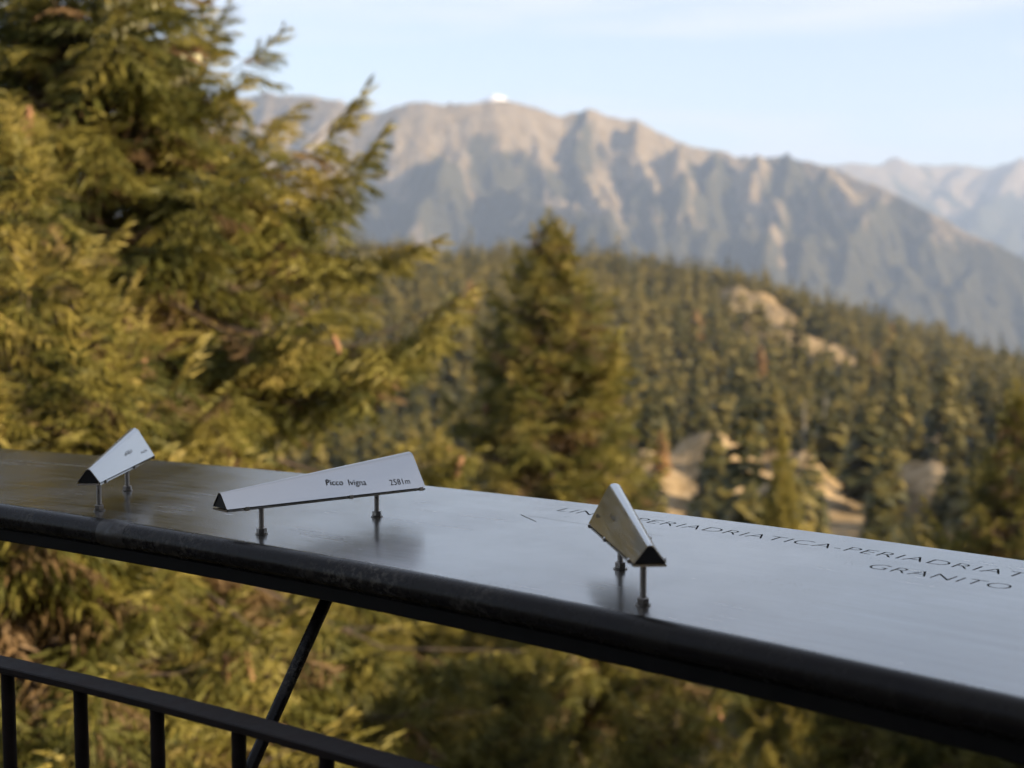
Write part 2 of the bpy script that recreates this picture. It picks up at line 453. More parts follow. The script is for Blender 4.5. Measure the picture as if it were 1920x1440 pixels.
rs = np.random.RandomState(7)
cand = []
sp = 5.9
for gx in np.arange(-420, 460, sp):
    for gy in np.arange(70, 960, sp):
        x, y = gx + rs.uniform(-.45, .45) * sp, gy + rs.uniform(-.45, .45) * sp
        r = math.hypot(x, y); az = math.degrees(math.atan2(x, y))
        if r < 105 or r > 930 or abs(az) > 26: continue
        if any(((x - a) / c) ** 2 + ((y - b) / d) ** 2 < 1 for a, b, c, d in CLEAR) and rs.rand() > (.10 if y > 300 else .05): continue
        cand.append((x, y, rs.rand()))
cand = np.array(cand)
cand = cand[cand[:, 2] > 0.06 + .35 * (vnoise(cand[:, 0] / 28, cand[:, 1] / 45, 5) > .72)][:, :2]       # uneven stand with thin places
cz_ = terrain_z(cand[:, 0], cand[:, 1])
cs = np.clip(rs.normal(0.66, 0.20, len(cand)), 0.24, 1.2); cs *= np.interp(np.hypot(cand[:, 0], cand[:, 1]), [100, 260, 450], [.85, .95, 1.0]); cs[(cand[:, 0] > 78) & (cand[:, 0] < 150) & (cand[:, 1] > 420) & (cand[:, 1] < 580)] *= .42; crot = rs.rand(len(cand)) * 6.283; cfat = rs.uniform(1.0, 1.7, len(cand))
dist = np.hypot(cand[:, 0], cand[:, 1]); azd = np.degrees(np.arctan2(cand[:, 0], cand[:, 1]))
seen = (azd > -7) & (azd < 19.6)
size = np.where(seen, cs / dist, 0)
order = np.argsort(-size)
single = set(order[:290].tolist())
for i in sorted(single):
    o = link("hillside_spruce", near_me[i % 6], None, None, (cand[i, 0], cand[i, 1], cz_[i]))
    o.scale = (cs[i] * cfat[i], cs[i] * cfat[i], cs[i]); o.rotation_euler = (0, 0, crot[i])
    a_ = azd[i]
    where = ("between the tallest spruce and the middle one" if a_ < 0 else "behind the pointed middle spruce" if a_ < 4.5 else "between the middle spruce and the tan clearing" if a_ < 8 else
             "around the tan clearing" if a_ < 12 else "between the tan clearing and the right edge" if a_ < 16 else "behind the spruce at the right edge")
    far_ = "near the valley" if dist[i] < 150 else "low" if dist[i] < 230 else "halfway up"
    tag(o, "spruce %s on the opposite hillside, %s" % (far_, where), "tree", "spruces %s on the hillside %s" % (far_, where))
VV, TT, CC, off = [], [], [], 0
for i in range(len(cand)):
    if i in single: continue
    v, t, c = far_var[i % 5] if dist[i] > 260 else near_var[i % 6]
    ca, sa = math.cos(crot[i]), math.sin(crot[i])
    w = v * np.array([cs[i] * cfat[i], cs[i] * cfat[i], cs[i]])
    w = np.stack([w[:, 0] * ca - w[:, 1] * sa + cand[i, 0], w[:, 0] * sa + w[:, 1] * ca + cand[i, 1], w[:, 2] + cz_[i]], 1)
    VV.append(w); TT.append(t + off); CC.append(np.clip(c * .8 + rs.choice([-.35, -.1, .1, .25, .35]), 0, 1)); off += len(w)
me = mesh_np("forest", np.vstack(VV), np.vstack(TT), {"tint": np.concatenate(CC)})
tag(link("forest", me, M['far_needles']), "dense spruce forest covering the far part of the opposite hill", "forest", kind="stuff")

larch_v = far_conifer(300, 12, 8, 13, 3.3, 0.3, .55)
larch_me = mesh_np("autumn_larch_mesh", *larch_v[:2], {"tint": larch_v[2]}); larch_me.materials.append(M['larch'])
for x, y, s, lab in [(-14.4, 497, 1.3, "rust orange larch left of the pointed middle spruce on the hillside"),
                     (58.7, 469, 1.05, "small orange larch on the hillside straight right of the middle spruce top"),
                     (65.2, 386, 1.0, "orange brown larch halfway down the hillside below the grassy clearing"),
                     (165, 640, 1.1, "orange larch just under the skyline right of the grassy clearing"),
                     (20.0, 196, .5, "low rusty larch behind the right metal pointer's tip"),
                     (103, 418, .95, "pale orange larch right of the dead grey trunks"),
                     (150, 425, .95, "orange larch above the small spruce at the right edge")]:
    o = link("autumn_larch", larch_me, None, None, (x, y, float(terrain_z(x, y)))); o.scale = (s, s, s); o.rotation_euler = (0, 0, x)
    tag(o, lab, "tree", "autumn larches on the hillside")

for x, y, h, lab in [(47.4, 222, 13, "tall bare grey dead trunk standing on the hillside"), (43.5, 218, 9, "shorter bare dead trunk left of the tall grey one"), (70, 330, 12, "thin dead trunk among spruces higher on the hillside")]:
    z = float(terrain_z(x, y)); mb = MB(); rnd = random.Random(h)
    mb.loft([ring((rnd.uniform(-.1, .1), 0, h * k / 6), (0, 0, 1), 0.2 * (1 - k / 6.6), 7) for k in range(7)], smooth=True)
    for k in range(9):
        a = rnd.uniform(0, 6.28); zz = h * rnd.uniform(.35, .95); d = Vector((math.cos(a), math.sin(a), rnd.uniform(-.4, .2)))
        mb.loft([ring(Vector((0, 0, zz)), d, .06, 4), ring(Vector((0, 0, zz)) + d * rnd.uniform(.6, 1.6), d, .015, 4)])
    tag(mb.build("dead_trunk", M['snag'], None, (x, y, z)), lab, "dead tree", "dead trunks on the hillside")

# ------------------------------------------------------------------ near spruces: trunk, branches, sprays of needled twigs
def spray_template(seed):
    rs = np.random.RandomState(seed); V, T = [], []
    def blade(p, d, nrm, L, w):
        k = len(V); m = p + d * L * 0.45
        V.extend([p, m + nrm * w, p + d * L, m - nrm * w]); T.append((k, k + 1, k + 2)); T.append((k, k + 2, k + 3))
    def twig(p, d, L, w):           # a bristly twig: slim blades leaving the stalk at shallow angles
        d = d / np.linalg.norm(d); a = np.cross(d, [0, 0, 1.0]); a /= np.linalg.norm(a); b = np.cross(a, d)
        for q in range(4):
            f = q * 1.571 + rs.rand(); sd = a * math.cos(f) + b * math.sin(f)
            s0 = p + d * L * (.22 * q - .04); e = d + sd * rs.uniform(.10, .34); side = np.cross(e, sd) * .6 + sd * .5; side /= np.linalg.norm(side)
            k = len(V); V.extend([s0 - side * w * .55, s0 + side * w * .55, s0 + e * L * rs.uniform(.42, .6)]); T.append((k, k + 1, k + 2))
    twig(np.zeros(3), np.array([1., 0, 0]), 0.6, .032); twig(np.array([.45, 0, -.01]), np.array([1., 0, -.08]), 0.6, .034)
    for i in range(9):
        x = 0.03 + 0.10 * i
        for s in (-1, 1):
            a = math.radians(rs.uniform(35, 62)); L = (0.42 * (1 - x) + 0.22) * rs.uniform(.75, 1.2)
            twig(np.array([x + rs.uniform(0, .1), 0, 0]), np.array([math.cos(a), s * math.sin(a), rs.uniform(-.55, .05)]), L, rs.uniform(.036, .050))
    return np.array(V), np.array(T)
SPR = [spray_template(k) for k in range(4)]

PROF = ([0, .5, 1, 2, 3, 4.5, 6.5, 9, 13, 20], [.04, .30, .55, 1.02, 1.46, 2.0, 2.5, 2.9, 3.1, 3.2])
PROF_A = ([0, 1, 2, 2.7, 3.3, 4.0, 5.0, 6.5, 9, 20], [.04, .40, .78, 1.0, 1.45, 1.9, 2.2, 2.5, 2.9, 3.1])
PROF_BLUNT = ([0, .4, .8, 1.2, 2, 3, 4.5, 6.5, 9, 20], [.10, .34, .58, .72, .92, 1.30, 1.9, 2.4, 2.8, 3.1])
def make_spruce(seed, H, t_max, dens=1.0, prof=PROF):
    """apex at z=H; foliage from the apex down t_max metres. returns trunk, branches, foliage meshes and hanging points"""
    rs = np.random.RandomState(seed)
    br = MB(); pos, dirs, ups, lens, tints = [], [], [], [], []; hang = []
    t = 0.12; 
    while t < t_max:
        n = rs.randint(5, 8) if t > .8 else 5
        ph = rs.rand() * 6.283
        for k in range(n):
            az = ph + 6.283 * k / n + rs.randn() * .22
            tt = t + rs.uniform(-.10, .14)
            L = np.interp(tt, *prof) * rs.choice([.6, .8, .95, 1.05, 1.15, 1.28], p=[.10, .2, .27, .25, .14, .04])
            e0 = np.interp(tt, [0, 1, 3, 6, 12], [1.05, .75, .42, .15, -.1]) + rs.randn() * .17
            sag = np.interp(tt, [0, 2, 5, 12], [.0, .30, .60, .75]); lift = rs.uniform(.5, 1.1)
            bt = rs.randn() * .11
            p = np.array([0, 0, H - tt]); pts = [p]; dd = []
            ns_ = 6; az_c = az
            for s in range(ns_):
                u = (s + .5) / ns_; e = e0 - sag * math.sin(u * math.pi * .9) + lift * max(0, u - .45) * 1.5
                az_c += rs.randn() * .06
                d = np.array([math.cos(az_c) * math.cos(e), math.sin(az_c) * math.cos(e), math.sin(e)])
                p = p + d * L / ns_; pts.append(p); dd.append(d)
            r0 = .005 + .008 * L
            sel = [0, 2, 4, 6]
            br.loft([ring(pts[q], dd[min(q, ns_ - 1)], r0 * (1 - .85 * q / ns_), 4) for q in sel], caps=False)
            P = np.array(pts); cum = np.linspace(0, 1, ns_ + 1)
            step = .105 / dens; m = max(3, int(L / step))
            for q in range(m):
                s = 1 - (q + rs.rand() * .6) / m * .9
                if s < .25 and rs.rand() < .6: continue
                pp = np.array([np.interp(s, cum, P[:, c]) for c in range(3)])
                d = dd[min(int(s * ns_), ns_ - 1)]
                hz = np.cross([0, 0, 1.0], d); hz /= np.linalg.norm(hz)
                sd = 1 if q % 2 else -1
                an = math.radians(rs.uniform(40, 75)); ln = min(.48, max(.18, .40 * (1 - s) * L + .18)) * rs.uniform(.75, 1.2)
                w = d * math.cos(an) + hz * sd * math.sin(an) + np.array([0, 0, rs.uniform(-1.15, .10) - .35 * min(tt / 4, 1)])
                dead = (s < .38 and rs.rand() < .7) or rs.rand() < .06 or (bt < -.17 and rs.rand() < .35)
                pos.append(pp); dirs.append(w); ups.append([rs.randn() * .3, rs.randn() * .3, 1.0]); lens.append(ln)
                tints.append(rs.uniform(0, .1) if dead else np.clip(rs.normal(.46, .13) + bt, .27, .95))
                if s > .7 and rs.rand() < .05: hang.append(pp)
            pos.append(pts[-2]); dirs.append(dd[-1]); ups.append([0, 0, 1.0]); lens.append(min(.5, .2 + .15 * L)); tints.append(rs.uniform(.45, .85))
            hang.append(pts[-1])
        t += rs.uniform(.17, .30) * (1 + .06 * t) / dens ** .5
    pos.append(np.array([0, 0, H - .35])); dirs.append(np.array([0, 0, 1.])); ups.append([1., 0, 0]); lens.append(.38); tints.append(.7)
    pos, dirs, ups = np.array(pos), np.array(dirs), np.array(ups); lens, tints = np.array(lens), np.array(tints)
    X = dirs / np.linalg.norm(dirs, axis=1)[:, None]
    Yv = np.cross(ups, X); Yv /= np.linalg.norm(Yv, axis=1)[:, None]; Zv = np.cross(X, Yv)
    VV, TT, AA, off = [], [], [], 0
    for k, (tv, tt_) in enumerate(SPR):
        ix = np.arange(k, len(pos), 4)
        B = np.stack([X[ix], Yv[ix], Zv[ix]], 1) * lens[ix][:, None, None]
        v = np.einsum('vk,nkc->nvc', tv, B) + pos[ix][:, None, :]
        nv = len(tv)
        f = tt_[None] + (np.arange(len(ix)) * nv)[:, None, None] + off
        VV.append(v.reshape(-1, 3)); TT.append(f.reshape(-1, 3)); AA.append(np.repeat(tints[ix], nv)); off += nv * len(ix)
    fol = mesh_np("foliage", np.vstack(VV), np.vstack(TT), {"tint": np.concatenate(AA)})
    tr = MB(); rr = lambda z: .012 + .0125 * (H - z)
    tr.loft([ring((.03 * math.sin(z * .9), .03 * math.cos(z * .7), z), (0, 0, 1), rr(z), 9) for z in np.linspace(-.8, H - .1, 16)], smooth=True)
    br.loft([ring((0, 0, z), (0, 0, 1), .006, 4) for z in (H - t_max - .3, H - .02)])
    tm = tr.mesh("trunk"); bm_ = br.mesh("branches")
    tm.materials.append(M['bark']); bm_.materials.append(M['bark']); fol.materials.append(M['needles'])
    return dict(trunk=tm, branches=bm_, foliage=fol, hang=np.array(hang), H=H, tris=len(fol.polygons))

KIND = [make_spruce(5, 12.5, 8.6, 1.85, PROF_A), make_spruce(17, 10.5, 7.0, 1.75), make_spruce(29, 12.5, 7.5, 1.7, PROF_BLUNT)]
young = make_spruce(43, 4.6, 4.2, 1.15)

def cone_mesh():
    mb = MB(); rings = []
    for k in range(9):
        u = k / 8; r = .021 * (math.sin(math.pi * (.12 + .86 * u)) ** .6) * (1.12 if k % 2 else .9)
        rings.append(ring((0, 0, -.135 * u), (0, 0, -1), max(r, .004), 7, k * .45))
    mb.loft(rings, caps=True); return mb.mesh("cone")
CONE = cone_mesh(); CONE.materials.append(M['cone'])
def lichen_mesh(seed):
    rnd = random.Random(seed); mb = MB()
    for k in range(16):
        x, y = rnd.gauss(0, .03), rnd.gauss(0, .03); L = rnd.uniform(.12, .34); w = rnd.uniform(.006, .013)
        p = [Vector((x + rnd.gauss(0, .012) * j, y + rnd.gauss(0, .012) * j, -L * j / 3)) for j in range(4)]
        mb.loft([ring(q, (0, 0, 1), w * (1 - .25 * j), 3) for j, q in enumerate(p)])
    return mb.mesh("beard_lichen")
LICH = [lichen_mesh(k) for k in range(3)]
for q in LICH: q.materials.append(M['lichen'])

def spruce(kind, x, y, apex_z, label, sxy=1.0, sz=1.0, rot=0.0, cones=0, lichens=0, name="spruce_tree", mat=None, seed=1):
    k = KIND[kind] if isinstance(kind, int) else kind
    base = apex_z - k['H'] * sz
    o = empty(name, (x, y, base), label, "tree", "spruces in front of the viewing platform")
    o.rotation_euler = (0, 0, rot); o.scale = (sxy, sxy, sz)
    for part in ('trunk', 'branches', 'foliage'):
        me = k[part]
        if part == 'foliage' and mat is not None:
            me = me.copy(); me.materials.clear(); me.materials.append(mat)
        link(part, me, None, o)
    rnd = random.Random(seed); ca, sa = math.cos(rot), math.sin(rot)
    # hanging points on the side that can be seen from the platform
    hp = [p for p in k['hang'] if (-(p[0] * sa + p[1] * ca) > -.2) and k['H'] - p[2] > .8]
    rnd.shuffle(hp); i = 0
    while cones > 0 and i < len(hp):
        p = hp[i]; i += 1
        for q in range(min(cones, rnd.choice([1, 1, 2, 3]))):
            c = link("cone", CONE, None, o, (p[0] + rnd.gauss(0, .05), p[1] + rnd.gauss(0, .05), p[2] - rnd.uniform(0, .05)))
            s = rnd.uniform(.9, 1.25); c.scale = (s / sxy, s / sxy, s / sz); c.rotation_euler = (rnd.gauss(0, .2), rnd.gauss(0, .2), rnd.uniform(0, 6)); cones -= 1
    for q in range(lichens):
        p = hp[(i + q) % len(hp)]; u = rnd.uniform(.45, .8)
        c = link("beard_lichen", LICH[q % 3], None, o, (p[0] * u, p[1] * u, p[2] - .05)); s = rnd.uniform(.8, 1.4); c.scale = (s, s, s)
    return o

# trees standing on the slope in front of the platform
spruce(0, -2.85, 10.5, 5.35, "tallest spruce at the left, rising out of the top of the picture", sxy=1.14, rot=2.4, cones=70, lichens=26, seed=3)
spruce(1, -2.35, 7.0, 1.95, "dense yellow green spruce at the left edge in front of the tallest one", rot=1.0, sxy=1.05, cones=4, lichens=3, seed=4)
spruce(2, .46, 18.0, 1.72, "pointed spruce in the middle, standing alone before the wooded hill", rot=.5, sxy=1.12, cones=22, lichens=2, seed=5)
spruce(1, 4.15, 12.0, .22, "spruce with a bare leader at the right edge behind the table", rot=2.2, sxy=.85, cones=2, seed=6)
spruce(1, 4.62, 25.0, -1.65, "slender yellow young larch before the tan clearing", sxy=.46, sz=1.1, rot=.8, name="young_larch", mat=M['young'], seed=7)
spruce(2, -.15, 12.2, -1.3, "dark spruce below the table, just right of the diagonal strut", rot=2.6, sxy=.9, cones=4, lichens=2, seed=8)
spruce(1, 1.15, 10.2, -1.25, "shaded spruce below the middle of the table edge", rot=4.0, sxy=.95, cones=4, lichens=2, seed=9)
spruce(2, 2.65, 11.4, -1.95, "spruce below the right end of the table edge", rot=5.1, sxy=.85, seed=10)
spruce(1, -.75, 15.0, -.55, "spruce half hidden between the tallest spruce and the middle one", rot=.3, sxy=.85, cones=3, seed=12)
spruce(1, 5.3, 7.6, 1.2, "spruce just outside the right edge of the picture", rot=3.3, sxy=.95, seed=11)  # this and the next two: added out of view to shade the lower trees
spruce(0, 7.7, 9.6, 1.0, "second spruce farther outside the right edge", rot=1.3, seed=13)
spruce(2, 5.6, 9.4, 1.0, "spruce outside the right edge, between two others", rot=2.0, seed=21)
spruce(1, -5.6, 9.0, 3.2, "spruce left of the tallest one, outside the picture", rot=.9, seed=14)

spruce(1, 3.75, 11.2, -2.2, "low shaded spruce at the bottom right under the table edge", rot=.4, sxy=1.0, seed=15)
spruce(2, 1.0, 24.0, -3.6, "spruce standing behind the shaded ones below the table", rot=1.7, seed=16)
spruce(1, 6.2, 33.0, -6.4, "spruce farther down the slope right of the young larch", rot=2.9, seed=17)
spruce(2, 9.5, 30.0, -4.6, "spruce farther down the slope below the right clearing", rot=3.5, seed=18)
spruce(1, 2.6, 38.0, -7.5, "spruce far down the slope behind the right pointer", rot=.1, seed=19)

# ------------------------------------------------------------------ platform: deck, railing, table
TZ = 1.1094                                   # top of the table sheet
AC = Vector((-2.96, -2.38, 0)); R_FAR = 5.205 # centre of the round platform
PC = Vector((-3.9036, -3.2082, 0)); R_PIPE = 6.002
def arc(R, th, z, c=AC): return Vector((c.x + R * math.cos(th), c.y + R * math.sin(th), z))

def steel_mat(name, col, rough, aniso, centre=None, streak=0.12, specks=True):
    m, n, l, b = new_mat(name)
    geo = n.new("ShaderNodeNewGeometry")
    b.inputs['Metallic'].default_value = 1.0
    if centre is not None:
        sub = n.new("ShaderNodeVectorMath"); sub.operation = 'SUBTRACT'; sub.inputs[1].default_value = centre
        l.new(geo.outputs['Position'], sub.inputs[0])
        cr_ = n.new("ShaderNodeVectorMath"); cr_.operation = 'CROSS_PRODUCT'; cr_.inputs[1].default_value = (0, 0, 1)
        l.new(sub.outputs[0], cr_.inputs[0])
        sx = n.new("ShaderNodeSeparateXYZ"); l.new(sub.outputs[0], sx.inputs[0])
        at = n.new("ShaderNodeMath"); at.operation = 'ARCTAN2'; l.new(sx.outputs['Y'], at.inputs[0]); l.new(sx.outputs['X'], at.inputs[1])
        ln = n.new("ShaderNodeVectorMath"); ln.operation = 'LENGTH'
        s2 = n.new("ShaderNodeCombineXYZ"); l.new(sx.outputs['X'], s2.inputs[0]); l.new(sx.outputs['Y'], s2.inputs[1]); l.new(s2.outputs[0], ln.inputs[0])
        cv = n.new("ShaderNodeCombineXYZ"); l.new(at.outputs[0], cv.inputs[0]); l.new(ln.outputs['Value'], cv.inputs[1])
        mpn = n.new("ShaderNodeMapping"); mpn.inputs['Scale'].default_value = (14, 110, 1); l.new(cv.outputs[0], mpn.inputs[0])
        nv = n.new("ShaderNodeVectorMath"); nv.operation = 'NORMALIZE'; l.new(cr_.outputs[0], nv.inputs[0]); l.new(nv.outputs[0], b.inputs['Tangent'])
        b.inputs['Anisotropic'].default_value = aniso
        vec = mpn.outputs[0]
    else:
        tcn = n.new("ShaderNodeTexCoord")
        mpn = n.new("ShaderNodeMapping"); mpn.inputs['Scale'].default_value = (6, 300, 300); l.new(tcn.outputs['Object'], mpn.inputs[0]); vec = mpn.outputs[0]
    n1 = noise(n, l, 1.0, 6, 0.65, vec); n2 = noise(n, l, 7.0, 4, 0.6, geo.outputs['Position'])
    ad = n.new("ShaderNodeMath"); ad.operation = 'ADD'; l.new(n1.outputs[0], ad.inputs[0]); l.new(n2.outputs[0], ad.inputs[1])
    rg = mrange(n, l, ad.outputs[0], 0.7, 1.3, rough - streak * .5, rough + streak); l.new(rg.outputs[0], b.inputs['Roughness'])
    cc = ramp(n, [(0.32, tuple(c * (.70 if specks else .985) for c in col)), (0.68, col)]); l.new(n1.outputs[0], cc.inputs[0])
    out = cc.outputs[0]
    if specks:      # grit and dried splashes
        vo = n.new("ShaderNodeTexVoronoi"); vo.inputs['Scale'].default_value = 150; l.new(geo.outputs['Position'], vo.inputs['Vector'])
        n3 = noise(n, l, 9, 3, 0.6, geo.outputs['Position'])
        gate = mrange(n, l, n3.outputs[0], 0.44, 0.66, 0.0, 0.17)
        cmpn = n.new("ShaderNodeMath"); cmpn.operation = 'LESS_THAN'; l.new(vo.outputs['Distance'], cmpn.inputs[0]); l.new(gate.outputs[0], cmpn.inputs[1])
        out = mixrgb(n, l, cmpn.outputs[0], out, (0.03, 0.025, 0.02))
        inv = n.new("ShaderNodeMath"); inv.operation = 'SUBTRACT'; inv.inputs[0].default_value = 1; l.new(cmpn.outputs[0], inv.inputs[1]); l.new(inv.outputs[0], b.inputs['Metallic'])
    l.new(out, b.inputs['Base Color'])
    if specks: bump(n, l, b, n1.outputs[0], 0.05, 0.0006)
    return m

def dark_steel(name, c0, c1, rough, wear=None, spec=0.5):
    m, n, l, b = new_mat(name)
    geo = n.new("ShaderNodeNewGeometry")
    n1 = noise(n, l, 30, 6, 0.65, geo.outputs['Position']); n2 = noise(n, l, 220, 4, 0.6, geo.outputs['Position'])
    r = ramp(n, [(0.35, c0), (0.7, c1)]); l.new(n1.outputs[0], r.inputs[0]); out = r.outputs[0]
    rg = mrange(n, l, n1.outputs[0], 0.3, 0.7, rough - .08, rough + .12); ro = rg.outputs[0]
    if wear:
        n3 = noise(n, l, 3.2, 3, 0.6, geo.outputs['Position']); n4 = noise(n, l, 130, 5, 0.75, geo.outputs['Position'])
        g = mrange(n, l, n3.outputs[0], .50, .66, 0, 1); h = mrange(n, l, n4.outputs[0], .50, .58, 0, 1)
        mu = n.new("ShaderNodeMath"); mu.operation = 'MULTIPLY'; l.new(g.outputs[0], mu.inputs[0]); l.new(h.outputs[0], mu.inputs[1])
        out = mixrgb(n, l, mu.outputs[0], out, wear)
    l.new(out, b.inputs['Base Color']); l.new(ro, b.inputs['Roughness'])
    b.inputs['Specular IOR Level'].default_value = spec
    bump(n, l, b, n2.outputs[0], 0.25, 0.0008)
    return m

M['plate'] = steel_mat("brushed_table_steel", (0.32, 0.315, 0.31), 0.19, 0.5, tuple(AC), 0.10)
M['hood'] = steel_mat("brushed_pointer_steel", (0.47, 0.465, 0.455), 0.17, 0, None, 0.05, specks=False)
M['bolt'] = steel_mat("bolt_steel", (0.24, 0.22, 0.20), 0.28, 0, None, 0.1, specks=False)
M['tube'] = dark_steel("oiled_black_tube", (0.006, 0.005, 0.005), (0.012, 0.010, 0.008), 0.24, (0.07, 0.062, 0.05), 0.13)
M['bar'] = dark_steel("black_flat_bar", (0.005, 0.005, 0.005), (0.008, 0.007, 0.006), 0.5, None, 0.08)
M['rail'] = dark_steel("rusty_black_railing", (0.006, 0.0045, 0.004), (0.016, 0.010, 0.008), 0.5, None, 0.12)
M['cap'] = dark_steel("dark_end_cap", (0.009, 0.009, 0.009), (0.015, 0.015, 0.015), 0.5, None, 0.25)  # steel caps coloured dark in place of a dark reflection
M['ink'] = dark_steel("engraved_grey", (0.02, 0.02, 0.02), (0.10, 0.095, 0.09), 0.8, None, 0.1)
M['black'] = dark_steel("black_backing", (0.008, 0.008, 0.008), (0.014, 0.013, 0.012), 0.8, None, 0.1)
M['deckmat'] = dark_steel("grey_deck", (0.10, 0.095, 0.09), (0.17, 0.16, 0.15), 0.8, None, 0.2)

mb = MB(); N = 96
mb.loft([[arc(4.72, 2 * math.pi * k / N, z) for k in range(N)] for z in (-.12, 0)])
tag(mb.build("deck", M['deckmat']), "round platform deck underfoot", kind="structure")

# railing
TH0, TH1 = .52, 1.32
rail = empty("railing", arc(4.58, .93, 0), "black iron railing with round bars in front of the table", "railing")
def world_child(mb_, name, mat, parent):
    o = mb_.build(name, mat, parent); o.matrix_parent_inverse = parent.matrix_basis.inverted(); return o
def arc_bar(R0, R1, z0, z1, th0, th1, n=60, c=AC, bev=.0012):
    mb_ = MB(); rings = []
    for k in range(n + 1):
        th = th0 + (th1 - th0) * k / n
        rings.append([arc(R0, th, z0 + bev, c), arc(R0, th, z1 - bev, c), arc(R0 + bev, th, z1, c), arc(R1 - bev, th, z1, c), arc(R1, th, z1 - bev, c), arc(R1, th, z0 + bev, c), arc(R1 - bev, th, z0, c), arc(R0 + bev, th, z0, c)])
    return mb_.loft(rings)
def arc_tube(R, z, r, th0, th1, n=90, m=20, c=AC):
    mb_ = MB(); rings = []
    for k in range(n + 1):
        th = th0 + (th1 - th0) * k / n; e = Vector((math.cos(th), math.sin(th), 0)); p = arc(R, th, z, c)
        rings.append([p + e * (r * math.cos(q * 2 * math.pi / m)) + Vector((0, 0, r * math.sin(q * 2 * math.pi / m))) for q in range(m)])
    return mb_.loft(rings, smooth=True)
world_child(arc_bar(4.565, 4.595, .992, 1.0, TH0, TH1), "top_rail", M['rail'], rail)
world_child(arc_bar(4.565, 4.595, .100, .108, TH0, TH1), "bottom_rail", M['rail'], rail)
bme = MB().loft([ring((0, 0, z), (0, 0, 1), .0070, 14) for z in (.108, .992)], smooth=True).mesh("baluster"); bme.materials.append(M['rail'])
for k in range(-12, 20):
    th = 1.0100 - .02418 * k
    o = link("baluster", bme, None, rail); o.matrix_parent_inverse = rail.matrix_basis.inverted(); o.location = arc(4.58, th, 0)
for th in (TH0 + .02, TH1 - .02):
    world_child(MB().loft([[arc(4.58, th, z) + Vector((a * .015, b * .015, 0)) for a, b in ((-1, -1), (1, -1), (1, 1), (-1, 1))] for z in (0, .991)]), "post", M['rail'], rail)

# table
table = empty("viewing_table", arc(4.95, .93, TZ - .1), "curved brushed steel viewing table with cut out lettering", "table")
TA, TB = .58, 1.30
def thin_polys(polys, d):
    """pull every outline inwards so that the strokes get thinner"""
    area = lambda p: sum(p[i][0] * p[(i + 1) % len(p)][1] - p[(i + 1) % len(p)][0] * p[i][1] for i in range(len(p)))
    sg = 1 if max((area(p) for p in polys), key=abs) > 0 else -1
    out = []
    for p in polys:
        p = [q for i, q in enumerate(p) if math.dist(q, p[i - 1]) > 1e-7]; n_ = len(p); o_ = []
        for i in range(n_):
            a, b, c = Vector(p[i - 1]), Vector(p[i]), Vector(p[(i + 1) % n_])
            e0, e1 = (b - a).normalized(), (c - b).normalized()
            n0, n1 = Vector((-e0.y, e0.x)) * sg, Vector((-e1.y, e1.x)) * sg
            m_ = n0 + n1; m_ = m_ * (1 / max(.5, m_.dot(n0))) if m_.length > 1e-4 else n0
            o_.append(tuple(b + m_ * d))
        out.append(o_)
    return out
def text_splines(body, size, th_start, base_r0, base_r1, th_end, thin=0.0, capratio=.72):
    """outlines of a line of lettering bent along the table's arc, scaled to end at th_end"""
    cu = bpy.data.curves.new("t", 'FONT'); cu.body = body; cu.size = size; cu.space_character = 1.06; cu.resolution_u = 4
    ob = bpy.data.objects.new("t", cu); COL.objects.link(ob)
    bpy.context.view_layer.objects.active = ob
    for q in bpy.context.selected_objects: q.select_set(False)
    ob.select_set(True); bpy.ops.object.convert(target='CURVE')
    cv = ob.data; polys = []
    for sp_ in cv.splines:
        pts = []
        bp = sp_.bezier_points; nb = len(bp)
        for i in range(nb):
            a, b = bp[i], bp[(i + 1) % nb]
            straight = (a.handle_right - a.co).length < 1e-6 and (b.handle_left - b.co).length < 1e-6
            line = (b.co - a.co)
            col_ = straight or (line.length > 0 and ((a.handle_right - a.co).cross(line)).length / line.length < 1e-4 * size and ((b.handle_left - b.co).cross(line)).length / line.length < 1e-4 * size)
            for s in range(1 if col_ else 5):
                t = s / 5; u = 1 - t
                pts.append(a.co * u ** 3 + a.handle_right * 3 * u * u * t + b.handle_left * 3 * u * t * t + b.co * t ** 3)
        polys.append([(p.x, p.y) for p in pts])
    polys = thin_polys(polys, thin)
    w = max(x for p in polys for x, y in p)
    bpy.data.objects.remove(ob)
    length = (th_start - th_end) * base_r0
    k = length / w
    out = []
    for p in polys:
        q = []
        for x, y in p:
            s = x * k; th = th_start - s / base_r0; rb = base_r0 + (base_r1 - base_r0) * (s / length)
            q.append(arc(rb + y, th, 0))
        out.append(q)
    return out
cu = bpy.data.curves.new("sheet", 'CURVE'); cu.dimensions = '2D'; cu.fill_mode = 'BOTH'; cu.extrude = .0012
def add_poly(pts):
    s = cu.splines.new('POLY'); s.points.add(len(pts) - 1)
    for q, p in zip(s.points, pts): q.co = (p.x, p.y, 0, 1)
    s.use_cyclic_u = True
def pipe_inner(th):      # inner edge of the sheet, following the tube
    return th
outer = [arc(R_FAR, TA + (TB - TA) * k / 120, 0) for k in range(121)]
